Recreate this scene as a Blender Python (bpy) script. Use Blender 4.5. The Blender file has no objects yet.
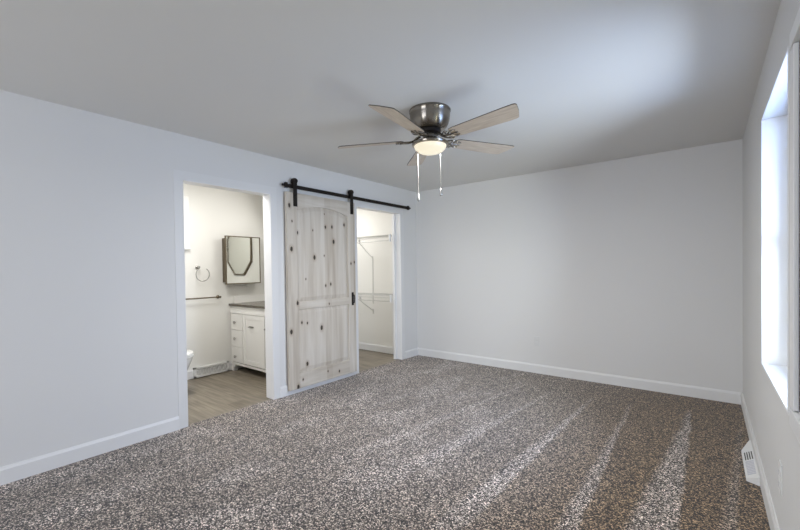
import bpy, bmesh, math, random
from mathutils import Vector, Matrix
random.seed(7)
S = bpy.context.scene
C = S.collection
PI = math.pi

# ------------------------------------------------------------------ camera
XL, XR, YB, YF, H = -3.395, 0.248, 4.870, -3.00, 2.44
cam = bpy.data.cameras.new('camera'); co = bpy.data.objects.new('camera', cam); C.objects.link(co)
r_ = Vector((0.776845, 0.629534, -0.014096)); u_ = Vector((0.001925, 0.020012, 0.999798)); f_ = Vector((-0.629689, 0.776715, -0.014334))
m = Matrix((( r_.x, u_.x, -f_.x, 0), (r_.y, u_.y, -f_.y, 0), (r_.z, u_.z, -f_.z, 1.300), (0, 0, 0, 1)))
co.matrix_world = m
cam.sensor_width = 36; cam.sensor_fit = 'HORIZONTAL'; cam.lens = 394.752 / 800 * 36
cam.shift_x = (400 - 388.036) / 800; cam.shift_y = (274.399 - 265) / 800
cam.clip_start = 0.02
S.camera = co

# ------------------------------------------------------------------ world, lights, exposure
S.view_settings.view_transform = 'Standard'; S.view_settings.look = 'None'
S.view_settings.gamma = 1; S.view_settings.use_curve_mapping = False
S.view_settings.exposure = 0.0
w = bpy.data.worlds.new('world'); S.world = w; w.use_nodes = True
w.node_tree.nodes['Background'].inputs[0].default_value = (.80, .90, 1, 1)
w.node_tree.nodes['Background'].inputs[1].default_value = 1.0

def area(name, loc, direction, sx, sy, power, col):
    l = bpy.data.lights.new(name, 'AREA'); l.shape = 'RECTANGLE'; l.size = sx; l.size_y = sy
    l.energy = power; l.color = col
    o = bpy.data.objects.new(name, l); C.objects.link(o); o.location = loc
    o.rotation_euler = Vector(direction).to_track_quat('-Z', 'Y').to_euler()
    return o
FW = (-2.7, -0.5, 0.50, 2.25)      # added, unseen front window for fill light: x0 x1 z0 z1 (behind the camera)
W1 = (2.204, 3.205, 0.700, 2.150) # window_1 y0 y1 z0 z1
W2 = (.95, 1.985, 0.775, 2.070)
# side window daylight and added front fill: sky from high up, and brighter haze lower down
area('fill_front', ((FW[0]+FW[1])/2, YF-.25, 1.40), (0, 1, 0), 2.2, 1.75, 92, (1, .995, .90))  # added fill from behind the camera, through the unseen front window
area('blue_fill_front', ((FW[0]+FW[1])/2, YF-.5, 1.9), (0, 1, -.6), 2.2, 1.65, 44, (.20, .34, 1))  # added blue fill, aimed down through the same unseen window
area('skylight_side', (XR+.45, 2.70, 1.75), (-1, 0, -.7), 1.0, 1.45, 52, (.26, .46, 1))
area('ground_light_side', (XR+.5, 2.70, 1.0), (-1, 0, .7), 1.0, 1.2, 24, (.68, .84, 1))
area('daylight_side', (XR+.6, 2.2, 1.3), (-1, .9, 0), 1.0, 1.4, 42, (1, .99, .72))
# the fan's own light
area('fan_light', (-1.561, 2.431, 2.124), (0, 0, -1), .13, .13, 27, (1, .99, .95))
area('bathroom_lamp', (-4.15, 3.12, 2.08), (-.1, -1, -.55), .45, .12, 5, (1, .98, .95))
area('bathroom_ceiling_lamp', (-3.95, 1.75, 2.38), (0, 0, -1), .6, .6, 20, (1, .98, .95))
area('closet_lamp', (-4.5, 3.85, 2.38), (0, 0, -1), .7, .6, 18, (1, .98, .95))

# ------------------------------------------------------------------ materials
def nodes(name):
    mt = bpy.data.materials.new(name); mt.use_nodes = True
    nt = mt.node_tree; b = nt.nodes['Principled BSDF']
    return mt, nt, b
def mat(name, col, rough=.5, metal=0, bump=0, bscale=200, emit=0, spec=None, coat=0):
    mt, nt, b = nodes(name)
    b.inputs['Base Color'].default_value = (*col, 1); b.inputs['Roughness'].default_value = rough
    b.inputs['Metallic'].default_value = metal
    if spec is not None: b.inputs['Specular IOR Level'].default_value = spec
    if coat: b.inputs['Coat Weight'].default_value = coat
    if emit:
        b.inputs['Emission Color'].default_value = (*col, 1); b.inputs['Emission Strength'].default_value = emit
    n = nt.nodes.new('ShaderNodeTexNoise'); n.inputs['Scale'].default_value = bscale; n.inputs['Detail'].default_value = 3
    tc = nt.nodes.new('ShaderNodeTexCoord'); nt.links.new(tc.outputs['Object'], n.inputs['Vector'])
    bp = nt.nodes.new('ShaderNodeBump'); bp.inputs['Strength'].default_value = bump or .02; bp.inputs['Distance'].default_value = .002
    nt.links.new(n.outputs['Fac'], bp.inputs['Height']); nt.links.new(bp.outputs['Normal'], b.inputs['Normal'])
    return mt
M = {}
M['wall'] = mat('wall_paint', (.71, .705, .695), .75, bump=.12, bscale=350)
M['ceil'] = mat('ceiling_paint', (.73, .725, .71), .9, bump=.15, bscale=250)
M['bath'] = mat('bathroom_paint', (.80, .79, .755), .7, bump=.1, bscale=350)
M['trim'] = mat('white_trim_paint', (.80, .80, .80), .4)
M['casing'] = mat('wall_toned_trim_paint', (.735, .732, .725), .5)
M['base'] = mat('baseboard_paint', (.76, .757, .75), .45)
M['white'] = mat('white_enamel', (.87, .86, .83), .35)
M['porc'] = mat('porcelain', (.85, .85, .83), .12, coat=.5)
M['black'] = mat('black_iron', (.022, .017, .014), .5, metal=.6, bump=.1)
M['nickel'] = mat('brushed_nickel', (.50, .47, .43), .26, metal=1)
b = M['nickel'].node_tree.nodes['Principled BSDF']; b.inputs['Base Color'].default_value = (.27, .245, .21, 1); b.inputs['Anisotropic'].default_value = .85; b.inputs['Anisotropic Rotation'].default_value = .25
tg = M['nickel'].node_tree.nodes.new('ShaderNodeTangent'); tg.direction_type = 'RADIAL'; tg.axis = 'Z'; M['nickel'].node_tree.links.new(tg.outputs[0], b.inputs['Tangent'])
M['chrome'] = mat('satin_chrome', (.42, .41, .39), .3, metal=1)
M['bronze'] = mat('dark_bronze', (.16, .13, .09), .4, metal=.8)
M['mirror'] = mat('mirror_silver', (.86, .87, .84), .03, metal=1)
M['stone'] = mat('grey_brown_stone_top', (.10, .085, .065), .25, bscale=60)
M['dark'] = mat('dark_matte', (.02, .022, .035), .8)
M['slot'] = mat('dark_slot', (.05, .05, .05), .8)
M['plate'] = mat('white_plastic', (.78, .78, .77), .35)
M['plate2'] = mat('painted_plate', (.68, .68, .67), .5)
M['wire'] = mat('white_vinyl_wire', (.60, .59, .56), .4)
M['chain'] = mat('pale_chain', (.20, .19, .17), .5)
M['chain2'] = mat('grey_chain', (.07, .07, .065), .5)
M['knob_w'] = mat('white_knob', (.3, .3, .28), .4)
M['grey'] = mat('grey_louver', (.55, .55, .60), .5)
M['lamp'] = mat('frosted_lamp_glass', (1, .90, .68), .4, emit=.80)
b = M['lamp'].node_tree.nodes['Principled BSDF']; b.inputs['Base Color'].default_value = (.25, .24, .2, 1)
# glass: clear with a faint surface reflection
mt = bpy.data.materials.new('window_glass'); mt.use_nodes = True; nt = mt.node_tree; nt.nodes.clear()
o_ = nt.nodes.new('ShaderNodeOutputMaterial'); mx = nt.nodes.new('ShaderNodeMixShader'); tr = nt.nodes.new('ShaderNodeBsdfTransparent'); gl = nt.nodes.new('ShaderNodeBsdfGlossy')
fr = nt.nodes.new('ShaderNodeFresnel'); gl.inputs['Roughness'].default_value = .02; fr.inputs[0].default_value = 1.3
nt.links.new(fr.outputs[0], mx.inputs[0]); nt.links.new(tr.outputs[0], mx.inputs[1]); nt.links.new(gl.outputs[0], mx.inputs[2]); nt.links.new(mx.outputs[0], o_.inputs[0])
M['glass'] = mt

class NB:  # tiny node helper
    def __init__(s, nt): s.nt = nt
    def n(s, t, **k):
        x = s.nt.nodes.new(t)
        for a, v in k.items(): setattr(x, a, v)
        return x
    def l(s, a, b): s.nt.links.new(a, b)
    def math(s, op, a, b=None, clamp=False):
        x = s.nt.nodes.new('ShaderNodeMath'); x.operation = op; x.use_clamp = clamp
        for i, v in enumerate((a, b)):
            if v is None: continue
            if isinstance(v, (int, float)): x.inputs[i].default_value = v
            else: s.l(v, x.inputs[i])
        return x.outputs[0]
    def ramp(s, fac, stops):
        x = s.nt.nodes.new('ShaderNodeValToRGB'); e = x.color_ramp.elements
        while len(e) < len(stops): e.new(.5)
        for i, (p, c) in enumerate(stops): e[i].position = p; e[i].color = (*c, 1)
        s.l(fac, x.inputs[0]); return x.outputs[0]
    def mix(s, fac, a, b, mode='MIX'):
        x = s.nt.nodes.new('ShaderNodeMix'); x.data_type = 'RGBA'; x.blend_type = mode
        for i, v in ((0, fac), (6, a), (7, b)):
            if isinstance(v, (int, float)): x.inputs[i].default_value = v
            elif isinstance(v, tuple): x.inputs[i].default_value = (*v, 1)
            else: s.l(v, x.inputs[i])
        return x.outputs[2]
    def mr(s, v, a, b, c=0, d=1, smooth=True):
        x = s.nt.nodes.new('ShaderNodeMapRange'); x.interpolation_type = 'SMOOTHSTEP' if smooth else 'LINEAR'
        s.l(v, x.inputs[0])
        for i, q in enumerate((a, b, c, d)):
            if isinstance(q, (int, float)): x.inputs[i+1].default_value = q
            else: s.l(q, x.inputs[i+1])
        return x.outputs[0]

# carpet: speckled twist pile with the vacuum's strokes (nap lying the other way) in it
def carpet():
    mt, nt, b = nodes('speckled_brown_carpet'); k = NB(nt)
    tc = k.n('ShaderNodeTexCoord'); P = tc.outputs['Object']
    def noise(scale, det=2, rough=.5, vec=P):
        x = k.n('ShaderNodeTexNoise'); x.inputs['Scale'].default_value = scale; x.inputs['Detail'].default_value = det
        x.inputs['Roughness'].default_value = rough; k.l(vec, x.inputs['Vector']); return x
    wob = noise(90, 2)
    off = k.n('ShaderNodeVectorMath', operation='SCALE'); k.l(wob.outputs['Color'], off.inputs[0]); off.inputs['Scale'].default_value = .012
    add = k.n('ShaderNodeVectorMath', operation='ADD'); k.l(P, add.inputs[0]); k.l(off.outputs[0], add.inputs[1])
    v1 = k.n('ShaderNodeTexVoronoi'); v1.inputs['Scale'].default_value = 185; k.l(add.outputs[0], v1.inputs['Vector'])
    sx = k.n('ShaderNodeSeparateColor'); k.l(v1.outputs['Color'], sx.inputs[0])
    clump = noise(110, 2, .6)
    val = k.math('ADD', k.math('MULTIPLY', sx.outputs[0], .86), k.math('MULTIPLY', clump.outputs[0], .28))
    val = k.math('SUBTRACT', val, .07)
    col = k.ramp(val, [(.15, (.004, .003, .002)), (.40, (.018, .013, .010)), (.58, (.09, .074, .063)), (.74, (.30, .26, .23)), (.93, (.90, .82, .75))])
    # strokes, along Y
    sp = k.n('ShaderNodeSeparateXYZ'); k.l(P, sp.inputs[0]); X, Y = sp.outputs[0], sp.outputs[1]
    en = noise(5, 3, .6); jit = k.math('MULTIPLY', k.math('SUBTRACT', en.outputs[0], .5), .05)
    fine = noise(60, 2); jf = k.math('MULTIPLY', k.math('SUBTRACT', fine.outputs[0], .5), .025)
    Xj = k.math('ADD', X, k.math('ADD', jit, jf))
    tot = None
    # right edge x at y=4.4, drift per metre, start y, width gain per metre, strength
    for (xr, dr, y0, wg, st, ymin) in [(-.115, -.00, 4.50, .085, 1.0, .5), (-.56, .025, 4.40, .035, .85, 1.2), (-.87, -.03, 4.38, .05, 1.0, 1.6),
                                 (-1.24, -.09, 4.36, .055, .85, 1.7), (-1.55, -.13, 4.40, .055, .75, 1.9), (-1.88, -.12, 4.40, .05, .45, 2.4),
                                 (-2.22, -.12, 4.5, .06, .5, 2.5), (-2.6, -.12, 4.3, .07, .45, 2.2), (.215, -.06, 4.3, .03, .5, 1.0)]:
        t = k.math('MAXIMUM', k.math('SUBTRACT', y0, Y), 0)
        edge = k.math('ADD', k.math('MULTIPLY', t, dr), xr)
        left = k.math('SUBTRACT', edge, k.math('MULTIPLY', k.math('ADD', t, .08), wg))
        a = k.mr(k.math('SUBTRACT', Xj, left), -.03, .03)
        c = k.mr(k.math('SUBTRACT', edge, Xj), -.012, .012)
        on = k.mr(t, 0.0, .25); fo = k.mr(Y, ymin - .5, ymin + .6)
        s_ = k.math('MULTIPLY', k.math('MULTIPLY', a, c), k.math('MULTIPLY', on, k.math('MULTIPLY', fo, st)))
        tot = s_ if tot is None else k.math('MAXIMUM', tot, s_)
    # broad brushed patches
    mp = k.n('ShaderNodeMapping'); mp.inputs['Scale'].default_value = (1.5, .8, 1); mp.inputs['Rotation'].default_value = (0, 0, .5); k.l(P, mp.inputs[0])
    big = noise(1.6, 3, .6, mp.outputs[0]); patch = k.mr(big.outputs[0], .46, .62)
    leftside = k.mr(X, -.9, -1.9)
    patch = k.math('MULTIPLY', patch, k.math('MULTIPLY', leftside, .62))
    tot = k.math('MAXIMUM', tot, patch)
    brown = k.mr(X, -1.4, -.15)
    light = k.mix(1.0, col, (1.66, 1.62, 1.60), 'MULTIPLY')
    col = k.mix(1.0, col, (1.05, .975, .89), 'MULTIPLY')
    col = k.mix(brown, col, k.mix(1.0, col, (.76, .62, .43), 'MULTIPLY'))
    c2 = k.mix(k.math('MULTIPLY', tot, .9), col, light)
    k.l(c2, b.inputs['Base Color']); b.inputs['Roughness'].default_value = 1; b.inputs['Specular IOR Level'].default_value = .1
    b.inputs['Sheen Weight'].default_value = .25; b.inputs['Sheen Roughness'].default_value = .6
    bp = k.n('ShaderNodeBump'); bp.inputs['Strength'].default_value = .5; bp.inputs['Distance'].default_value = .004
    k.l(val, bp.inputs['Height']); k.l(bp.outputs[0], b.inputs['Normal'])
    return mt
M['carpet'] = carpet()

def planks():   # vinyl planks, along Y
    mt, nt, b = nodes('grey_oak_vinyl_planks'); k = NB(nt)
    tc = k.n('ShaderNodeTexCoord'); P = tc.outputs['Object']
    mp = k.n('ShaderNodeMapping'); mp.inputs['Rotation'].default_value = (0, 0, 0); k.l(P, mp.inputs[0])
    br = k.n('ShaderNodeTexBrick'); br.inputs['Scale'].default_value = 1; br.inputs['Brick Width'].default_value = 1.22; br.inputs['Row Height'].default_value = .18
    br.inputs['Mortar Size'].default_value = .0015; br.inputs['Color1'].default_value = (.30, .30, .30, 1); br.inputs['Color2'].default_value = (.75, .75, .75, 1); br.inputs['Mortar'].default_value = (.05, .05, .05, 1)
    k.l(mp.outputs[0], br.inputs['Vector'])
    st = k.n('ShaderNodeMapping'); st.inputs['Scale'].default_value = (1.3, 14, 1); k.l(P, st.inputs[0])
    n1 = k.n('ShaderNodeTexNoise'); n1.inputs['Scale'].default_value = 2.2; n1.inputs['Detail'].default_value = 6; n1.inputs['Distortion'].default_value = .4; k.l(st.outputs[0], n1.inputs['Vector'])
    v = k.math('ADD', k.math('MULTIPLY', n1.outputs[0], .8), k.math('MULTIPLY', k.n('ShaderNodeSeparateColor').outputs[0], 0))
    sc = k.n('ShaderNodeSeparateColor'); k.l(br.outputs['Color'], sc.inputs[0])
    v = k.math('ADD', k.math('MULTIPLY', n1.outputs[0], .75), k.math('MULTIPLY', sc.outputs[0], .30))
    col = k.ramp(v, [(.25, (.085, .068, .05)), (.5, (.20, .168, .126)), (.75, (.33, .285, .22))])
    k.l(col, b.inputs['Base Color']); b.inputs['Roughness'].default_value = .42
    bp = k.n('ShaderNodeBump'); bp.inputs['Strength'].default_value = .15; bp.inputs['Distance'].default_value = .002; k.l(n1.outputs[0], bp.inputs['Height']); k.l(bp.outputs[0], b.inputs['Normal'])
    return mt
M['planks'] = planks()

KNOTS = [(2.524, 1.965, 1.3), (2.554, 1.807, 0.7), (2.629, 1.693, 1), (2.832, 1.73, 0.6), (2.542, 1.52, 1.5), (3.015, 1.778, 1.1), (3.114, 1.786, 1.1), (3.309, 1.825, 1.1), (3.137, 1.618, 1.5), (2.85, 1.435, 1.5), (2.991, 1.456, 0.6), (3.412, 1.369, 0.9), (3.47, 1.385, 0.9), (3.007, 1.12, 0.9), (3.083, 1.134, 1), (2.725, 1.202, 0.6), (3.002, 1.923, 0.5), (2.609, 0.953, 1.3), (2.523, 0.662, 1.5), (2.664, 0.743, 0.9), (2.737, 0.729, 0.8), (2.937, 0.655, 1.6), (2.727, 0.292, 1.4), (2.663, 0.138, 0.8), (2.60, 0.075, 1.4), (3.017, 0.152, 0.7), (3.193, 0.115, 0.9), (3.051, 0.912, 0.7)]
def pine(knots=True, flat=False):
    mt, nt, b = nodes('whitewashed_knotty_pine' if knots else 'pine_edge'); k = NB(nt)
    g = k.n('ShaderNodeTexCoord'); P = g.outputs['Object']
    mp = k.n('ShaderNodeMapping'); mp.inputs['Scale'].default_value = (9, 9, .7) if not flat else (9, .7, 9); k.l(P, mp.inputs[0])
    n1 = k.n('ShaderNodeTexNoise'); n1.inputs['Scale'].default_value = 1.6; n1.inputs['Detail'].default_value = 7; n1.inputs['Distortion'].default_value = .5; k.l(mp.outputs[0], n1.inputs['Vector'])
    # boards glued side by side differ a little in tone
    sp = k.n('ShaderNodeSeparateXYZ'); k.l(P, sp.inputs[0])
    bd = k.math('FLOOR', k.math('MULTIPLY', sp.outputs[1], 11.0)); wn = k.n('ShaderNodeTexWhiteNoise', noise_dimensions='1D'); k.l(bd, wn.inputs['W'])
    v = k.math('ADD', k.math('MULTIPLY', n1.outputs[0], .8), k.math('MULTIPLY', wn.outputs[0], .22))
    col = k.ramp(v, [(.22, (.385, .32, .25)), (.5, (.565, .51, .435)), (.72, (.665, .62, .555))])
    if knots:
        best = None
        for (y, z, s) in KNOTS:
            sub = k.n('ShaderNodeVectorMath', operation='SUBTRACT'); k.l(P, sub.inputs[0]); sub.inputs[1].default_value = (XL + .055, y, z)
            mul = k.n('ShaderNodeVectorMath', operation='MULTIPLY'); k.l(sub.outputs[0], mul.inputs[0]); r = .0105 * s
            mul.inputs[1].default_value = (.2 / r, 1 / r, 1 / (r * 1.65))
            ln = k.n('ShaderNodeVectorMath', operation='LENGTH'); k.l(mul.outputs[0], ln.inputs[0])
            best = ln.outputs['Value'] if best is None else k.math('MINIMUM', best, ln.outputs['Value'])
        nz = k.n('ShaderNodeTexNoise'); nz.inputs['Scale'].default_value = 120; k.l(P, nz.inputs['Vector'])
        best = k.math('ADD', best, k.math('MULTIPLY', k.math('SUBTRACT', nz.outputs[0], .5), .9))
        halo = k.mr(best, 1.0, 2.6, 1, 0); core = k.mr(best, .8, 1.15, 1, 0)
        col = k.mix(k.math('MULTIPLY', halo, .45), col, (.33, .25, .17)); col = k.mix(core, col, (.035, .026, .018))
    k.l(col, b.inputs['Base Color']); b.inputs['Roughness'].default_value = .6
    bp = k.n('ShaderNodeBump'); bp.inputs['Strength'].default_value = .2; bp.inputs['Distance'].default_value = .002; k.l(n1.outputs[0], bp.inputs['Height']); k.l(bp.outputs[0], b.inputs['Normal'])
    return mt
M['pine'] = pine(); M['pine_h'] = pine(True, True)
def blade_mat():
    mt, nt, b = nodes('light_oak_blade'); k = NB(nt)
    g = k.n('ShaderNodeTexCoord'); mp = k.n('ShaderNodeMapping'); mp.inputs['Scale'].default_value = (3, 30, 3); k.l(g.outputs['Object'], mp.inputs[0])
    n1 = k.n('ShaderNodeTexNoise'); n1.inputs['Scale'].default_value = 2; n1.inputs['Detail'].default_value = 5; k.l(mp.outputs[0], n1.inputs['Vector'])
    k.l(k.ramp(n1.outputs[0], [(.3, (.46, .37, .285)), (.7, (.62, .53, .43))]), b.inputs['Base Color']); b.inputs['Roughness'].default_value = .35
    return mt
M['blade'] = blade_mat(); M['edge'] = mat('dark_blade_edge', (.08, .065, .05), .5)

# ------------------------------------------------------------------ mesh helpers
def box(bm, x0, x1, y0, y1, z0, z1, bev=0):
    t = bmesh.new(); bmesh.ops.create_cube(t, size=1)
    for v in t.verts: v.co = Vector(((x0+x1)/2 + v.co.x*(x1-x0), (y0+y1)/2 + v.co.y*(y1-y0), (z0+z1)/2 + v.co.z*(z1-z0)))
    if bev: bmesh.ops.bevel(t, geom=t.edges[:], offset=bev, segments=2, profile=.6, affect='EDGES')
    join(bm, t)
def join(bm, t, mtx=None, mi=None):
    if mtx: t.transform(mtx)
    if mi is not None:
        for f in t.faces: f.material_index = mi
    me = bpy.data.meshes.new('tmp'); t.to_mesh(me); t.free(); bm.from_mesh(me); bpy.data.meshes.remove(me)
def tube(bm, pts, r, seg=8, closed=False, cap=True):
    pts = [Vector(p) for p in pts]; rs = r if isinstance(r, (list, tuple)) else [r]*len(pts)
    rings = []; n = len(pts); prev = None
    for i, p in enumerate(pts):
        a = pts[(i-1) % n] if (closed or i > 0) else p; c = pts[(i+1) % n] if (closed or i < n-1) else p
        d = (c - a).normalized()
        if prev is None:
            up = Vector((0, 0, 1)) if abs(d.z) < .9 else Vector((1, 0, 0)); x = d.cross(up).normalized()
        else: x = (prev - d*prev.dot(d)).normalized()
        prev = x; y = d.cross(x)
        rings.append([bm.verts.new(p + (x*math.cos(2*PI*j/seg) + y*math.sin(2*PI*j/seg))*rs[i]) for j in range(seg)])
    for i in range(n if closed else n-1):
        A, B = rings[i], rings[(i+1) % n]
        for j in range(seg): bm.faces.new((A[j], A[(j+1) % seg], B[(j+1) % seg], B[j]))
    if cap and not closed: bm.faces.new(rings[0][::-1]); bm.faces.new(rings[-1])
def lathe(bm, prof, seg=40, axis=(0, 0, 0), mi=0):
    ax = Vector(axis); rings = []
    for (r, z) in prof:
        if r < 1e-5: rings.append([bm.verts.new(ax + Vector((0, 0, z)))])
        else: rings.append([bm.verts.new(ax + Vector((r*math.cos(2*PI*j/seg), r*math.sin(2*PI*j/seg), z))) for j in range(seg)])
    for A, B in zip(rings, rings[1:]):
        if len(A) == 1 and len(B) == 1: continue
        for j in range(seg):
            k = (j+1) % seg
            if len(A) == 1: f = bm.faces.new((A[0], B[k], B[j]))
            elif len(B) == 1: f = bm.faces.new((A[j], A[k], B[0]))
            else: f = bm.faces.new((A[j], A[k], B[k], B[j]))
            f.material_index = mi
def prism(bm, poly, axis, a, b_):   # poly in the two other axes, extruded along axis
    def P(u, v, w_): return {'x': (w_, u, v), 'y': (u, w_, v), 'z': (u, v, w_)}[axis]
    A = [bm.verts.new(P(u, v, a)) for u, v in poly]; B = [bm.verts.new(P(u, v, b_)) for u, v in poly]
    n = len(poly)
    for i in range(n): bm.faces.new((A[i], A[(i+1) % n], B[(i+1) % n], B[i]))
    bm.faces.new(A[::-1]); bm.faces.new(B)
def obj(name, bm, mats, parent=None, smooth=False, label=None, origin=None):
    bmesh.ops.recalc_face_normals(bm, faces=bm.faces[:])
    me = bpy.data.meshes.new(name); bm.to_mesh(me); bm.free()
    for mm in (mats if isinstance(mats, (list, tuple)) else [mats]): me.materials.append(mm)
    if smooth:
        for p in me.polygons: p.use_smooth = True
        me.set_sharp_from_angle(angle=math.radians(40))
    o = bpy.data.objects.new(name, me); C.objects.link(o)
    if parent:
        o.parent = parent; o.matrix_parent_inverse = Matrix.Translation(-parent.location) if parent.type == 'EMPTY' else Matrix()
    if label: o['label'] = label
    return o
def thing(name, label, cat, loc=(0, 0, 0), group=None):
    o = bpy.data.objects.new(name, None); o.empty_display_size = .1; C.objects.link(o); o.location = loc
    o['label'] = label; o['category'] = cat
    if group: o['group'] = group
    return o
def tag(o, label, cat, group=None):
    o['label'] = label; o['category'] = cat
    if group: o['group'] = group
    return o
def struct(name, bm, mt, parent=None, label=None):
    o = obj(name, bm, mt, parent)
    if not parent: o['kind'] = 'structure'
    if label: o['label'] = label; 
    return o
def B(*a, **k):
    bm = bmesh.new()
    for q in a: box(bm, *q, **k)
    return bm

# ------------------------------------------------------------------ the shell
WT = .115
D1 = (1.490, 2.338, 2.066); D2 = (3.580, 4.476, 2.085); CW = .072; CT = .006
XI = XL - WT                   # inner face of the rooms behind the left wall
struct('floor', B((XL-.03, XR, YF, YB, -.08, 0)), M['carpet'], label='brown speckled carpet with pale vacuum strokes')
struct('floor_tile', B((-5.3, XL-.03, .7, YB, -.08, -.006)), M['planks'], label='grey brown plank flooring of bathroom and closet')
bpy.data.objects['floor_tile'].name = 'floor_side'
struct('ceiling', B((-5.4, XR+.2, YF-.2, YB+.2, H, H+.1)), M['ceil'], label='plain pale grey ceiling')
bm = B((XI, XL, YF, D1[0], 0, H), (XI, XL, D1[0], D1[1], D1[2], H), (XI, XL, D1[1], D2[0], 0, H), (XI, XL, D2[0], D2[1], D2[2], H), (XI, XL, D2[1], YB, 0, H))
bmesh.ops.remove_doubles(bm, verts=bm.verts[:], dist=1e-5)
struct('wall_left', bm, M['wall'], label='long pale wall with two doorways')
struct('wall_back', B((-5.4, XR+.2, YB, YB+.15, 0, H)), M['wall'], label='blank pale end wall')
RT = .15
struct('wall_right', B((XR, XR+RT, YF, W2[0], 0, H), (XR, XR+RT, W2[1], W1[0], 0, H), (XR, XR+RT, W1[1], YB, 0, H), *[q for W in (W1, W2) for q in ((XR, XR+RT, W[0], W[1], 0, W[2]), (XR, XR+RT, W[0], W[1], W[3], H))]), M['wall'], label='pale wall with the bright window')
struct('wall_front', B((XL-WT, FW[0], YF-RT, YF, 0, H), (FW[1], XR+RT, YF-RT, YF, 0, H), (FW[0], FW[1], YF-RT, YF, 0, FW[2]), (FW[0], FW[1], YF-RT, YF, FW[3], H)), M['wall'])
# rooms behind the left wall
XB = -4.875
struct('wall_bathroom_left', B((XB-.1, XB, .7, 3.25, -.006, H)), M['bath'], label='cream bathroom wall with towel ring')
struct('wall_bathroom_back', B((-5.4, XI-.004, 3.25, 3.35, -.006, H)), M['bath'])
struct('wall_bathroom_front', B((XB, XI-.004, .7, .8, -.006, H)), M['bath'])
struct('wall_bathroom_right', B((XI-.004, XI, .8, D1[0], 0, H), (XI-.004, XI, D1[1], 3.25, 0, H), (XI-.004, XI, D1[0], D1[1], D1[2], H)), M['bath'])
YC = 4.70
struct('wall_closet_back', B((-5.3, XI-.004, YC, YB-.002, -.006, H)), M['bath'], label='cream closet wall behind wire shelves')
struct('wall_closet_left', B((-5.3, -5.2, 3.35, YC, -.006, H)), M['bath'])
struct('wall_closet_right', B((XI-.004, XI, 3.35, D2[0], 0, H), (XI-.004, XI, D2[1], YC, 0, H), (XI-.004, XI, D2[0], D2[1], D2[2], H)), M['bath'])

# door linings, stops and casings
def doorway(n, D, cw_l=CW):
    y0, y1, z1 = D; J = .016
    bm = B((XI-.008, XL+.002, y0, y0+.004, 0, z1), (XI-.008, XL+.002, y1-J+.012, y1, 0, z1), (XI-.008, XL+.002, y0, y1, z1-.006, z1))
    # door stop
    if n == 3: box(bm, XI-.008, XI+.03, y1-.036, y1, 0, z1)
    struct('trim_%d' % n, bm, M['trim'], label='white lining of the doorway')
    bm = bmesh.new()
    def leg(a, b_):
        box(bm, XL, XL+CT, a, b_, 0, z1, bev=.002)
    leg(y0-cw_l, y0); leg(y1, y1+CW); box(bm, XL, XL+CT-.002, y0-cw_l, y1+CW, z1, z1+CW)
    struct('trim_%d' % (n+1), bm, M['casing'], label='flat painted casing around the doorway')
doorway(1, D1); doorway(3, D2)

BH = .108; BT = .014
def base(name, segs, mt='base'):
    bm = bmesh.new()
    for (x0, x1, y0, y1, ax, s) in segs:   # profile with a small stepped, eased top
        if ax == 'y':   # runs along y, x0 wall face, s = direction into the room
            prism(bm, [(x0, 0), (x0+s*BT, 0), (x0+s*BT, BH-.018), (x0+s*BT*.6, BH-.006), (x0+s*BT*.45, BH), (x0, BH)], 'y', y0, y1)
        else:
            prism(bm, [(y0, 0), (y0+s*BT, 0), (y0+s*BT, BH-.018), (y0+s*BT*.6, BH-.006), (y0+s*BT*.45, BH), (y0, BH)], 'x', x0, x1)
    return struct(name, bm, M[mt])
base('baseboard_left', [(XL, 0, YF, D1[0]-CW, 'y', 1), (XL, 0, D1[1]+CW, D2[0]-CW, 'y', 1), (XL, 0, D2[1]+CW, YB, 'y', 1)])
base('baseboard_back', [(XL+BT, XR-BT, YB, 0, 'x', -1)])
base('baseboard_right', [(XR, 0, YF, YB, 'y', -1)])
base('baseboard_front', [(XL+BT, XR-BT, YF, 0, 'x', 1)])
base('baseboard_bathroom', [(XB, 0, .8, 2.715, 'y', 1)])
base('baseboard_closet', [(-5.2, XI-.004, YC, 0, 'x', -1)])

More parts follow.
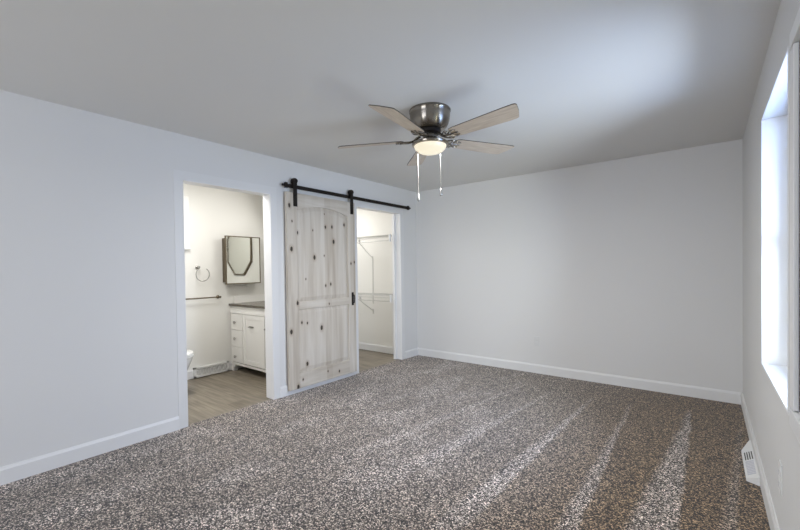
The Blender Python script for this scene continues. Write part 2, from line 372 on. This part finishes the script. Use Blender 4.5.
# ------------------------------------------------------------------ windows
def window(n, kind, a0, a1, z0, z1):
    """vinyl frame with two sashes and panes; kind 'x': in the right wall, 'y': in the front wall"""
    def bx(bm, d0, d1, u0, u1, v0, v1, bev=.002):
        if kind == 'x': box(bm, XR+d0, XR+d1, u0, u1, v0, v1, bev=bev)
        else: box(bm, u0, u1, YF-d1, YF-d0, v0, v1, bev=bev)
    e = bpy.data.objects.new('window_%d' % n, None); C.objects.link(e); e['kind'] = 'structure'
    e.location = (XR, (a0+a1)/2, z0) if kind == 'x' else ((a0+a1)/2, YF, z0)
    lin = bmesh.new(); t = .012
    # thin return trim at the room edge, then the liner of the reveal
    for (d0, d1, tt) in ((-.003 if n != 2 else .001, .024, t), (.024, .118, t*.55)):
        bx(lin, d0, d1, a0, a0+tt, z0, z1, 0); bx(lin, d0, d1, a1-tt, a1, z0, z1, 0)
        bx(lin, d0, d1, a0+tt, a1-tt, z0, z0+tt, 0); bx(lin, d0, d1, a0+tt, a1-tt, z1-tt, z1, 0)
    obj('window_lining', lin, M['trim'], e)
    fr_ = bmesh.new(); w_ = .045
    bx(fr_, .112, .150, a0, a0+w_, z0, z1); bx(fr_, .112, .150, a1-w_, a1, z0, z1); bx(fr_, .112, .150, a0+w_, a1-w_, z0, z0+w_); bx(fr_, .112, .150, a0+w_, a1-w_, z1-w_, z1)
    zm = (z0+z1)/2; bx(fr_, .115, .147, a0+w_, a1-w_, zm-.02, zm+.02)
    obj('window_frame', fr_, M['trim'], e)
    for (q0, q1) in ((z0+w_, zm-.02), (zm+.02, z1-w_)):
        g = bmesh.new(); bx(g, .128, .132, a0+w_, a1-w_, q0, q1, 0); obj('pane', g, M['glass'], e)
    return e
window(1, 'x', *W1)
window(3, 'y', *FW)  # added window behind the camera, unseen, lets the front fill in
# second window, nearest the camera, cased; only its far casing is in the picture
e = window(2, 'x', *W2)
cw = .065; xf = XR-.0147
y0, y1, z0, z1 = W2[0]-cw, W2[1]+cw, W2[2]-.068, W2[3]+.060
bm = B((xf, XR, W2[1], y1, W2[2], W2[3]), (xf, XR, y0, W2[0], W2[2], W2[3]), bev=.003)
box(bm, xf-.002, XR, y0-.004, y1, W2[3]+.003, z1, bev=.003); box(bm, xf-.002, XR, y0-.004, y1, z0, W2[2]-.003, bev=.003)
obj('window_casing', bm, M['trim'], e)
bm = B((XR+.0008, XR+.11, W2[1]-.015, W2[1]-.0005, W2[2]+.001, W2[3]-.001)); obj('jamb_strip', bm, M['dark'], e, label='dark strip along the far jamb')  # narrow dark strip laid over the far jamb

# ------------------------------------------------------------------ barn door and its rail
def arch(y0, y1, zs, zt, n=18):    # points from (y1,zs) over the crown to (y0,zs)
    c = (y0+y1)/2; hw = (y1-y0)/2; s = zt - zs; R = (hw*hw + s*s)/(2*s); a = math.asin(hw/R)
    return [(c + R*math.sin(a - 2*a*i/n), zs - (R - s) + R*math.cos(a - 2*a*i/n)) for i in range(n+1)]
DY0, DY1, DZ0, DZ1 = 2.492, 3.488, .054, 2.105
XD0, XD1 = XL+.020, XL+.057
bd = thing('barn_door', 'whitewashed knotty pine sliding barn door with arched panel', 'door', (XL+.04, 2.99, DZ0))
ya, yb = DY0+.125, DY1-.122
for (a, b_) in ((DY0, ya), (yb, DY1)): obj('stile', B((XD0, XD1, a, b_, DZ0, DZ1), bev=.0025), M['pine'], bd)
obj('bottom_rail', B((XD0, XD1, ya, yb, DZ0, .215), bev=.0025), M['pine_h'], bd)
obj('lock_rail', B((XD0, XD1, ya, yb, .885, .965), bev=.0025), M['pine_h'], bd)
bm = bmesh.new(); top = arch(ya, yb, 1.925, 1.992)
prism(bm, [(ya, DZ1), (yb, DZ1)] + top, 'x', XD0, XD1); obj('arched_top_rail', bm, M['pine_h'], bd)
def panel(name, poly):
    bm = bmesh.new(); n = len(poly); c = (sum(p[0] for p in poly)/n, sum(p[1] for p in poly)/n)
    cy = (min(p[0] for p in poly)+max(p[0] for p in poly))/2; cz = (min(p[1] for p in poly)+max(p[1] for p in poly))/2
    hy = (max(p[0] for p in poly)-min(p[0] for p in poly))/2; hz = (max(p[1] for p in poly)-min(p[1] for p in poly))/2
    rings = []
    for (ins, x) in ((0, XD0+.004), (0, XD1-.017), (.008, XD1-.015), (.045, XD1-.004), (.052, XD1-.004)):
        rings.append([bm.verts.new((x, cy+(y-cy)*(hy-ins)/hy, cz+(z-cz)*(hz-ins)/hz)) for y, z in poly])
    for A, Q in zip(rings, rings[1:]):
        for i in range(n): bm.faces.new((A[i], A[(i+1) % n], Q[(i+1) % n], Q[i]))
    bm.faces.new(rings[0][::-1]); bm.faces.new(rings[-1])
    return obj(name, bm, M['pine'], bd)
panel('upper_panel', [(ya, .965), (yb, .965)] + top)
panel('lower_panel', [(ya, .215), (yb, .215), (yb, .885), (ya, .885)])
# pull handle
bm = B((XD1-.001, XD1+.005, 3.415, 3.447, .865, 1.022), bev=.002)
tube(bm, [(XD1+.004, 3.431, .89), (XD1+.03, 3.431, .90), (XD1+.034, 3.431, .94), (XD1+.03, 3.431, .985), (XD1+.004, 3.431, .997)], .006)
obj('pull_handle', bm, M['black'], bd, label='black iron pull handle')
RX = XL+.040
for yc in (2.598, 3.437):
    bm = bmesh.new(); zt = 2.228
    # strap with a rounded top
    pts = [(yc-.024, 1.962), (yc+.024, 1.962), (yc+.024, zt-.02)] + [(yc+.036*math.cos(t_), zt+.036*math.sin(t_)*.8) for t_ in [PI*i/8 for i in range(9)]] + [(yc-.024, zt-.02)]
    prism(bm, pts, 'x', XD1+.001, XD1+.007)
    for zb in (1.99, 2.07):
        t = bmesh.new(); bmesh.ops.create_cone(t, cap_ends=True, segments=6, radius1=.010, radius2=.009, depth=.007); join(bm, t, Matrix.Translation((XD1+.010, yc, zb)) @ Matrix.Rotation(PI/2, 4, 'Y'))
    h_ = obj('hanger', bm, M['black'], bd, label='black iron hanger strap')
    bm = bmesh.new()
    lathe(bm, [(0, -.010), (.036, -.010), (.036, -.005), (.030, -.003), (.030, .003), (.036, .005), (.036, .010), (0, .010)], 24)
    bm.transform(Matrix.Translation((RX, yc, 2.222)) @ Matrix.Rotation(PI/2, 4, 'Y'))
    t = bmesh.new(); bmesh.ops.create_cone(t, cap_ends=True, segments=12, radius1=.011, radius2=.011, depth=.026); join(bm, t, Matrix.Translation((RX+.014, yc, 2.222)) @ Matrix.Rotation(PI/2, 4, 'Y'))
    obj('roller', bm, M['black'], h_, smooth=True)
rl = thing('sliding_door_rail', 'black iron rail on wall above pine barn door', 'rail', (RX, 3.57, 2.17))
obj('bar', B((RX-.003, RX+.003, 2.478, 4.650, 2.150, 2.190), bev=.001), M['black'], rl)
for yc in (2.53, 2.99, 3.45, 3.95, 4.45):
    bm = bmesh.new(); t = bmesh.new(); bmesh.ops.create_cone(t, cap_ends=True, segments=14, radius1=.011, radius2=.011, depth=.037)
    join(bm, t, Matrix.Translation((XL+.0185, yc, 2.170)) @ Matrix.Rotation(PI/2, 4, 'Y'))
    t = bmesh.new(); bmesh.ops.create_cone(t, cap_ends=True, segments=6, radius1=.013, radius2=.011, depth=.008); join(bm, t, Matrix.Translation((RX+.007, yc, 2.170)) @ Matrix.Rotation(PI/2, 4, 'Y'))
    obj('spacer_bolt', bm, M['black'], rl)
for yc in (2.497, 4.615):
    bm = B((RX-.006, RX+.014, yc-.018, yc+.018, 2.142, 2.200), bev=.004)
    t = bmesh.new(); s = -1 if yc < 3 else 1; bmesh.ops.create_cone(t, cap_ends=True, segments=12, radius1=.013, radius2=.013, depth=.03)
    join(bm, t, Matrix.Translation((RX+.003, yc+s*.03, 2.170)) @ Matrix.Rotation(PI/2, 4, 'X')); obj('end_stop', bm, M['black'], rl, label='black end stop')

# ------------------------------------------------------------------ ceiling fan
FX, FY = -1.561, 2.431
fan = thing('ceiling_fan', 'five-blade ceiling fan with lit glass bowl and brushed nickel housing', 'ceiling fan', (FX, FY, H))
def at_fan(bm):
    for v in bm.verts: v.co = Vector((v.co.x*1.02 + FX, v.co.y*1.02 + FY, H - (H - v.co.z)*.934))
    return bm
bm = bmesh.new()
lathe(bm, [(0, 2.44), (.144, 2.44), (.147, 2.436), (.147, 2.425), (.143, 2.420), (.142, 2.395), (.138, 2.360), (.131, 2.335), (.121, 2.312), (.108, 2.297), (.100, 2.290), (0, 2.290)], 56)
obj('motor_housing', at_fan(bm), M['nickel'], fan, smooth=True)
bm = bmesh.new(); lathe(bm, [(0, 2.292), (.070, 2.292), (.078, 2.285), (.076, 2.262), (.066, 2.255), (0, 2.255)], 40)
obj('flywheel', at_fan(bm), M['black'], fan, smooth=True)
bm = bmesh.new(); lathe(bm, [(0, 2.256), (.050, 2.256), (.052, 2.230), (.060, 2.212), (.070, 2.202), (.100, 2.194), (.126, 2.188), (.130, 2.182), (.128, 2.170), (.117, 2.166), (0, 2.166)], 56)
obj('light_fitter', at_fan(bm), M['nickel'], fan, smooth=True)
bm = bmesh.new(); lathe(bm, [(.113, 2.170), (.113, 2.162), (.107, 2.144), (.091, 2.127), (.066, 2.114), (.034, 2.107), (0, 2.105)], 56)
obj('glass_bowl', at_fan(bm), M['lamp'], fan, smooth=True, label='lit frosted cream glass bowl')
BZ = 2.228
def blade_bm():   # along +x, pitched about x
    L0, L1 = .205, .704; bm = bmesh.new()
    pts = [(L0, -.050), (L0+.03, -.058), (L1-.06, -.074), (L1-.006, -.074), (L1+.012, -.070), (L1+.017, -.058), (L1-.002, .0), (L1-.035, .062), (L1-.048, .070), (L1-.10, .073), (L0+.03, .058), (L0, .050), (L0-.012, 0)]
    A = [bm.verts.new((x, y, -.003)) for x, y in pts]; Q = [bm.verts.new((x, y, .003)) for x, y in pts]; n = len(pts)
    for i in range(n):
        f = bm.faces.new((A[i], A[(i+1) % n], Q[(i+1) % n], Q[i])); f.material_index = 1
    bm.faces.new(A[::-1]); bm.faces.new(Q); return bm
def scroll(cx, cy, r, a0, turns, s, z=-.008):
    n = 14; return [(cx + (r*(1-.72*i/n))*math.cos(a0 + s*turns*2*PI*i/n), cy + (r*(1-.72*i/n))*math.sin(a0 + s*turns*2*PI*i/n), z) for i in range(n+1)]
def iron_bm():    # scrolled blade iron
    bm = bmesh.new(); z = -.008
    tube(bm, [(.070, 0, .03), (.095, 0, .018), (.120, 0, .0), (.150, 0, z), (.20, 0, z), (.245, 0, z)], [.010, .010, .009, .007, .006, .004])
    for s in (-1, 1):
        tube(bm, [(.105, 0, .004), (.125, s*.022, z+.004), (.155, s*.040, z)] + scroll(.175, s*.030, .022, s*2.2, 1.15, -s, z), .0052, 6)
        tube(bm, [(.15, 0, z), (.175, s*.010, z), (.205, s*.034, z), (.235, s*.036, z), (.248, s*.026, z)], [.005, .005, .005, .004, .003], 6)
        t = bmesh.new(); bmesh.ops.create_uvsphere(t, u_segments=10, v_segments=6, radius=.007); join(bm, t, Matrix.Translation((.222, s*.036, z)))
    t = bmesh.new(); bmesh.ops.create_uvsphere(t, u_segments=10, v_segments=6, radius=.008); join(bm, t, Matrix.Translation((.245, 0, z)))
    return bm
PITCH = math.radians(-12)
for i in range(5):
    az = math.radians(-9 + 72*i)
    R = Matrix.Rotation(az, 4, 'Z') @ Matrix.Rotation(PITCH, 4, 'X')
    bl = obj('blade', blade_bm(), [M['blade'], M['edge']], fan); bl.matrix_parent_inverse = Matrix(); bl.matrix_local = Matrix.Translation((0, 0, BZ-H)) @ R
    ir = obj('blade_iron', iron_bm(), M['bronze'] if False else M['nickel'], fan, smooth=True, label='scrolled metal blade iron'); ir.matrix_parent_inverse = Matrix(); ir.matrix_local = Matrix.Translation((0, 0, BZ-H)) @ R
rv = Vector((.777, .63, 0)).normalized()
for k_, (off, zb, col, lab) in enumerate(((-.089, 1.839, 'knob_w', 'beaded pull chain with white knob'), (.074, 1.876, 'chrome', 'beaded pull chain with grey metal knob'))):
    px, py = FX + rv.x*off, FY + rv.y*off
    bm = bmesh.new(); tube(bm, [(px, py, 2.188), (px, py, zb)], .0012 if k_ else .0020, 6)
    z = 2.180
    while z > zb:
        t = bmesh.new(); bmesh.ops.create_icosphere(t, subdivisions=1, radius=.0020 if k_ else .0030); join(bm, t, Matrix.Translation((px, py, z))); z -= .012
    ch = obj('pull_chain', bm, M['chain'] if k_ == 0 else M['chain2'], fan, label=lab)
    bm = bmesh.new(); lathe(bm, [(0, zb+.004), (.004, zb), (.007, zb-.018), (.0105, zb-.036), (.009, zb-.048), (.004, zb-.054), (0, zb-.055)], 16, (px, py, 0))
    obj('knob', bm, M[col], ch, smooth=True)

# ------------------------------------------------------------------ small fittings of the bedroom
def outlet(name, label, wall, u, z, blank=False, w_=.07, h_=.115, mt='plate'):
    """wall: function (d, u, z)->xyz with d the distance off the wall"""
    o = thing(name, label, 'outlet', wall(0, u, z))
    def bxx(bm, d0, d1, u0, u1, v0, v1, bev=0):
        a = wall(d0, u0, v0); b2 = wall(d1, u1, v1); box(bm, min(a[0], b2[0]), max(a[0], b2[0]), min(a[1], b2[1]), max(a[1], b2[1]), v0, v1, bev=bev)
    bm = bmesh.new(); bxx(bm, 0, .006, u-w_/2, u+w_/2, z-h_/2, z+h_/2, .002); obj('cover_plate', bm, M[mt], o)
    for s in (-1, 1):
        bm = bmesh.new(); bxx(bm, .005, .0085, u-.017, u+.017, z+s*.026-.015, z+s*.026+.015, .002); so = obj('socket', bm, M[mt], o)
        bm = bmesh.new(); bxx(bm, .0075, .009, u-.008, u-.006, z+s*.026-.003, z+s*.026+.007); bxx(bm, .0075, .009, u+.006, u+.008, z+s*.026-.003, z+s*.026+.007)
        bxx(bm, .0075, .009, u-.002, u+.002, z+s*.026-.011, z+s*.026-.007); obj('slots', bm, M['grey' if mt == 'plate' else 'plate2'], so)
outlet('wall_outlet', 'wall-coloured outlet low on the blank back wall', lambda d, u, z: (u, YB-d, z), -1.623, .392, mt='plate2')
outlet('wall_outlet', 'white outlet low on wall beneath the bright window', lambda d, u, z: (XR-d, u, z), 2.41, .360, w_=.075, h_=.135)

reg = thing('floor_register', 'white sloped heat register at the right wall baseboard on carpet', 'vent', (XR-.045, 3.40, 0))
xa, xb = XR-BT-.001, XR-.072
bm = bmesh.new()
lowp = [(xa, 3.13, .0), (xb, 3.16, .0), (xb, 3.62, .0), (xa, 3.80, .0)]; hip = [(xa, 3.13, .050), (xb, 3.16, .016), (xb, 3.62, .016), (xa, 3.80, .050)]
L = [bm.verts.new(p) for p in lowp]; U = [bm.verts.new(p) for p in hip]
for i in range(4): bm.faces.new((L[i], L[(i+1) % 4], U[(i+1) % 4], U[i]))
bm.faces.new(L[::-1]); bm.faces.new(U); obj('cover', bm, M['plate'], reg)
def slope_z(x): return .016 + (x-xb)/(xa-xb)*.034
def slab(bm, x0, x1, y0, y1, up):
    P_ = [(x0, y0), (x1, y0), (x1, y1), (x0, y1)]
    a = [bm.verts.new((x, y, slope_z(x)-.001)) for x, y in P_]; c = [bm.verts.new((x, y, slope_z(x)+up)) for x, y in P_]
    for i in range(4): bm.faces.new((a[i], a[(i+1) % 4], c[(i+1) % 4], c[i]))
    bm.faces.new(a[::-1]); bm.faces.new(c)
bm = bmesh.new()
for i in range(4): slab(bm, xb+.010+.011*i, xb+.015+.011*i, 3.43, 3.56, .0012)
obj('dark_slot_grille', bm, M['slot'], reg, label='dark open slots')
bm = bmesh.new()
for i in range(9): slab(bm, xb+.008, xa-.010, 3.20+.024*i, 3.214+.024*i, .0015)
obj('louver', bm, M['grey'], reg, label='grey louver')

# ------------------------------------------------------------------ bathroom
# vanity: left end against the towel wall
VX0, VX1, VY0, VY1, VH = XB+.003, -3.97, 2.715, 3.246, .845
van = thing('vanity_cabinet', 'white bathroom vanity with three drawers and dark stone top', 'cabinet', ((VX0+VX1)/2, 3.0, 0))
bm = B((VX0, VX1, VY0+.012, VY1, .10, VH), (VX0, VX0+.05, VY0+.004, VY0+.06, -.006, .10), (VX1-.05, VX1, VY0+.004, VY0+.06, -.006, .10), (VX0, VX0+.05, VY1-.06, VY1, -.006, .10), (VX1-.05, VX1, VY1-.06, VY1, -.006, .10))
box(bm, VX0, VX1, VY0, VY0+.012, VH-.075, VH, bev=.002); box(bm, VX0, VX1, VY0-.008, VY0+.012, VH-.090, VH-.075, bev=.002)   # apron and bead
box(bm, VX0, VX1, VY0-.006, VY0+.014, .085, .115, bev=.002)
prism(bm, [(VX0, -.006), (VX0+.035, -.006), (VX0+.05, .035), (VX0+.09, .060), (VX0+.09, .088), (VX0, .088)], 'y', VY0, VY0+.02)
prism(bm, [(VX1, -.006), (VX1-.035, -.006), (VX1-.05, .035), (VX1-.09, .060), (VX1-.09, .088), (VX1, .088)], 'y', VY0, VY0+.02)
obj('body', bm, M['white'], van)
def front(bm, x0, x1, z0, z1, fr_w=.035):   # framed front
    box(bm, x0+fr_w, x1-fr_w, VY0-.002, VY0+.012, z0+fr_w, z1-fr_w)
    for q in ((x0, x1, z0, z0+fr_w), (x0, x1, z1-fr_w, z1), (x0, x0+fr_w, z0+fr_w, z1-fr_w), (x1-fr_w, x1, z0+fr_w, z1-fr_w)):
        box(bm, q[0], q[1], VY0-.010, VY0+.012, q[2], q[3], bev=.0015)
def knob(parent, x, z, r=.019):
    bm = bmesh.new(); lathe(bm, [(0, -.004), (.006, -.004), (.006, .010), (r, .016), (r, .022), (r*.6, .028), (0, .029)], 16)
    bm.transform(Matrix.Translation((x, VY0-.010, z)) @ Matrix.Rotation(PI/2, 4, 'X')); obj('knob', bm, M['chrome'], parent, smooth=True)
for (z0, z1, zk) in ((.545, .745, .635), (.325, .535, .425), (.125, .315, .195)):
    bm = bmesh.new(); box(bm, VX0+.02, VX0+.285, VY0-.008, VY0+.012, z0, z1, bev=.003); d = obj('drawer', bm, M['white'], van); knob(d, -4.742, zk)
for i, (x0, x1) in enumerate(((VX0+.305, -4.10), (-4.09, VX1-.01))):
    bm = bmesh.new(); front(bm, x0, x1, .125, .745, .05 if i == 0 else .025); d = obj('door', bm, M['white'], van)
    xc = -4.375 if i == 0 else (x0+x1)/2
    bm = bmesh.new(); tube(bm, [(xc-.045, VY0-.010, .60), (xc-.042, VY0-.028, .60), (xc+.042, VY0-.028, .60), (xc+.045, VY0-.010, .60)], .006); box(bm, xc-.05, xc+.05, VY0-.013, VY0-.009, .600, .612)
    obj('pull', bm, M['chrome'], d, smooth=True)
bm = B((VX0, VX1+.015, VY0-.025, VY1, VH, VH+.028), bev=.003); obj('countertop', bm, M['stone'], van, label='dark grey brown stone top')
bm = B((VX0+.002, VX1+.015, VY1-.02, VY1, VH+.028, VH+.12), (VX0, VX0+.018, VY0+.05, VY1-.02, VH+.028, VH+.12), bev=.002); obj('backsplash', bm, M['white'], van)
bm = bmesh.new(); lathe(bm, [(0, VH+.030), (.09, VH+.032), (.15, VH+.05), (.185, VH+.075), (.195, VH+.075), (.17, VH+.030), (0, VH+.0285)], 32); bm.transform(Matrix.Translation((-4.35, 2.97, 0)) @ Matrix.Diagonal((1, .8, 1, 1)))
bm.transform(Matrix.Translation((0, 2.97*.2, 0))); obj('basin', bm, M['porc'], van, smooth=True)

# mirrored medicine cabinet on the towel wall
mc = thing('medicine_cabinet', 'mirrored medicine cabinet with thin dark frame on bathroom wall', 'mirror', (XB, 2.85, 1.44))
my0, my1, mz0, mz1, mxf = 2.600, 3.100, 1.128, 1.752, XB+.115
obj('body', B((XB, mxf-.018, my0+.018, my1-.018, mz0+.03, mz1-.03)), M['bronze'], mc, label='brown cabinet side')
bm = bmesh.new(); fw = .013
for q in ((my0, my1, mz0, mz0+fw), (my0, my1, mz1-fw, mz1), (my0, my0+fw, mz0+fw, mz1-fw), (my1-fw, my1, mz0+fw, mz1-fw)): box(bm, mxf-.018, mxf+.002, *q)
obj('frame', bm, M['bronze'], mc)
obj('mirror_glass', B((mxf-.017, mxf, my0+fw, my1-fw, mz0+fw, mz1-fw)), M['mirror'], mc)
# eight-sided vanity mirror, seen in the cabinet's reflection
vm = thing('vanity_mirror', 'tall mirror with clipped corners above the vanity, seen only as a reflection', 'mirror', (-4.0, 3.25, 1.6))
def octo(x0, x1, z0, z1, c): return [(x0+c, z0), (x1-c, z0), (x1, z0+c), (x1, z1-c), (x1-c, z1), (x0+c, z1), (x0, z1-c), (x0, z0+c)]
OX0, OX1, OZ0, OZ1 = -4.33, -3.66, 1.235, 2.00
bm = bmesh.new(); a = octo(OX0, OX1, OZ0, OZ1, .20); c_ = octo(OX0+.02, OX1-.02, OZ0+.02, OZ1-.02, .192)
for yy in ((3.25, 3.225),):
    va = [[bm.verts.new((p[0], y, p[1])) for p in a] for y in yy]; vb = [[bm.verts.new((p[0], y, p[1])) for p in c_] for y in yy]
    for i in range(8):
        j = (i+1) % 8
        bm.faces.new((va[0][i], va[0][j], va[1][j], va[1][i])); bm.faces.new((vb[0][i], vb[0][j], vb[1][j], vb[1][i]))
        bm.faces.new((va[1][i], va[1][j], vb[1][j], vb[1][i])); bm.faces.new((va[0][i], va[0][j], vb[0][j], vb[0][i]))
obj('frame', bm, M['bronze'], vm)
bm = bmesh.new(); prism(bm, c_, 'y', 3.232, 3.249); obj('mirror_glass', bm, M['mirror'], vm)

# towel ring
tr_ = thing('towel_ring', 'bronze towel ring on the cream bathroom wall', 'towel ring', (XB, 2.30, 1.32))
bm = bmesh.new(); lathe(bm, [(0, 0), (.024, 0), (.024, .006), (.012, .012), (.010, .045), (.014, .05), (.014, .058), (0, .06)], 18)
bm.transform(Matrix.Translation((XB, 2.290, 1.352)) @ Matrix.Rotation(PI/2, 4, 'Y')); obj('wall_post', bm, M['chrome'], tr_, smooth=True)
bm = bmesh.new(); rr = .083; cy, cz = 2.335, 1.262
tube(bm, [(XB+.052, cy+rr*math.cos(a_), cz+rr*math.sin(a_)) for a_ in [math.radians(118+i*11) for i in range(28)]], .0055, 8); obj('ring', bm, M['chrome'], tr_, smooth=True)
# towel bar
tb = thing('towel_bar', 'long bronze towel bar below the ring on bathroom wall', 'towel bar', (XB, 2.25, .97))
bm = bmesh.new(); tube(bm, [(XB+.06, 1.93, .972), (XB+.06, 2.56, .972)], .0085, 10); obj('bar', bm, M['bronze'], tb, smooth=True)
for yy in (1.95, 2.545):
    bm = bmesh.new(); lathe(bm, [(0, 0), (.022, 0), (.022, .006), (.010, .014), (.010, .062), (.013, .068), (0, .072)], 16); bm.transform(Matrix.Translation((XB, yy, .972)) @ Matrix.Rotation(PI/2, 4, 'Y')); obj('wall_post', bm, M['bronze'], tb, smooth=True)
# cabinet above the toilet, only its corner in view
wc = thing('wall_cabinet', 'white wall cabinet edge high beside the doorway, over the toilet', 'cabinet', (XB, 1.85, 1.57))
obj('body', B((XB, XB+.035, 1.50, 2.195, 1.580, 2.20), bev=.002), M['white'], wc); obj('bottom_shelf', B((XB, XB+.045, 1.49, 2.205, 1.565, 1.580), bev=.002), M['white'], wc)
# baseboard register
rg = thing('baseboard_register', 'white scroll-pattern register on the bathroom baseboard', 'vent', (XB+BT, 2.44, 0))
X0 = XB+BT
bm = bmesh.new()
ry0, ry1, rz0, rz1 = 2.215, 2.665, .004, .128
for q in ((ry0, ry1, rz0, rz0+.022), (ry0, ry1, rz1-.022, rz1), (ry0, ry0+.028, rz0, rz1), (ry1-.028, ry1, rz0, rz1)): box(bm, XB+.002 if q[3] > BH else X0, X0+.02, *q, bev=.002)
obj('frame', bm, M['plate'], rg)
bm = bmesh.new(); box(bm, X0, X0+.004, ry0+.02, ry1-.02, rz0+.02, rz1-.024); obj('back_plate', bm, M['plate2'], rg)
bm = bmesh.new(); n = 6; wd = (ry1-ry0-.056)/n
for i in range(n):
    y = ry0+.028+wd*i
    tube(bm, [(X0+.014, y+wd*t_, rz0+.022+.078*(1-abs(math.cos(PI*t_)))) for t_ in [j/8 for j in range(9)]], .005, 6)
    tube(bm, [(X0+.014, y+wd*t_, rz1-.024-.070*(1-abs(math.cos(PI*t_)))) for t_ in [j/8 for j in range(9)]], .004, 6)
obj('scroll_grille', bm, M['plate'], rg)

# toilet: backs on the towel wall, only its near side in view
to = thing('toilet', 'white toilet, its seat edge just showing past the door casing', 'toilet', (-4.6, 1.79, 0))
TY = 1.795
def ell(z, xc, rx, ry, n=32, sq=1.0):
    return [(xc + rx*math.copysign(abs(math.cos(2*PI*i/n))**sq, math.cos(2*PI*i/n)), TY + ry*math.copysign(abs(math.sin(2*PI*i/n))**sq, math.sin(2*PI*i/n)), z) for i in range(n)]
def loft(bm, loops, cap0=True, cap1=True):
    R_ = [[bm.verts.new(p) for p in l] for l in loops]; n = len(R_[0])
    for A, Q in zip(R_, R_[1:]):
        for i in range(n): bm.faces.new((A[i], A[(i+1) % n], Q[(i+1) % n], Q[i]))
    if cap0: bm.faces.new(R_[0][::-1])
    if cap1: bm.faces.new(R_[-1])
bm = bmesh.new(); loft(bm, [ell(-.006, -4.46, .24, .135), ell(.03, -4.46, .24, .13), ell(.10, -4.46, .20, .105), ell(.20, -4.45, .20, .11), ell(.30, -4.43, .235, .15), ell(.37, -4.42, .255, .178), ell(.395, -4.42, .26, .182)])
obj('bowl', bm, M['porc'], to, smooth=True)
bm = bmesh.new(); loft(bm, [ell(.396, -4.42, .262, .186), ell(.402, -4.42, .268, .192), ell(.416, -4.42, .268, .192), ell(.419, -4.42, .262, .187)]); obj('seat', bm, M['porc'], to, smooth=True)
bm = bmesh.new(); loft(bm, [ell(.422, -4.42, .262, .187), ell(.425, -4.42, .266, .191), ell(.440, -4.42, .264, .189), ell(.448, -4.42, .245, .17)]); obj('lid', bm, M['porc'], to, smooth=True)
bm = B((XB+.012, -4.66, TY-.20, TY+.20, .36, .735), bev=.02); obj('tank', bm, M['porc'], to, smooth=True)
bm = B((XB+.006, -4.65, TY-.21, TY+.21, .735, .765), bev=.008); obj('tank_lid', bm, M['porc'], to, smooth=True)

# ------------------------------------------------------------------ closet wire shelves
def wire_shelf(label, z, br_z):
    s = thing('wire_shelf', label, 'shelf', (-4.3, YC, z))
    yf, yb2 = YC-.305, YC-.006; x0, x1 = -5.19, XI-.008
    bm = bmesh.new()
    for (y, zz, r) in ((yf, z, .0038), (yf, z-.034, .0038), (yf+.012, z-.078, .0042), (yb2, z, .0035), ((yf+yb2)/2, z-.004, .003)): tube(bm, [(x0, y, zz), (x1, y, zz)], r, 6)
    x = x0+.01
    while x < x1:
        tube(bm, [(x, yb2, z+.002), (x, yf, z+.002), (x, yf, z-.034)], .0016, 4); x += .0254
    obj('deck', bm, M['wire'], s)
    bm = bmesh.new(); tube(bm, [(x0, yf-.004, z-.080), (x1, yf-.004, z-.080)], .0085, 8); obj('hanging_rod', bm, M['wire'], s)
    for xb_ in (-4.80, -4.12):
        bm = bmesh.new(); tube(bm, [(xb_, yf+.004, z-.085), (xb_, yf+.02, z-.105), (xb_, YC-.004, br_z)], .0055, 6); box(bm, xb_-.012, xb_+.012, YC-.006, YC, br_z-.05, br_z+.03, bev=.001)
        box(bm, xb_-.010, xb_+.010, yf-.018, yf+.018, z-.098, z-.040, bev=.004); obj('brace', bm, M['wire'], s)
    bm = B((x1-.014, x1+.004, yf-.014, yf+.020, z-.098, z+.010), bev=.004); obj('end_bracket', bm, M['plate'], s)
wire_shelf('white wire closet shelf, the upper one above head height', 1.785, 1.475)
wire_shelf('white wire closet shelf, the lower one at waist height', .915, .640)
st_ = obj('shelf_standard', B((-4.125, -4.108, YC-.009, YC, .75, 1.44), bev=.001), M['wire']); tag(st_, 'thin white vertical strip on the closet wall between the wire shelves', 'shelf support')
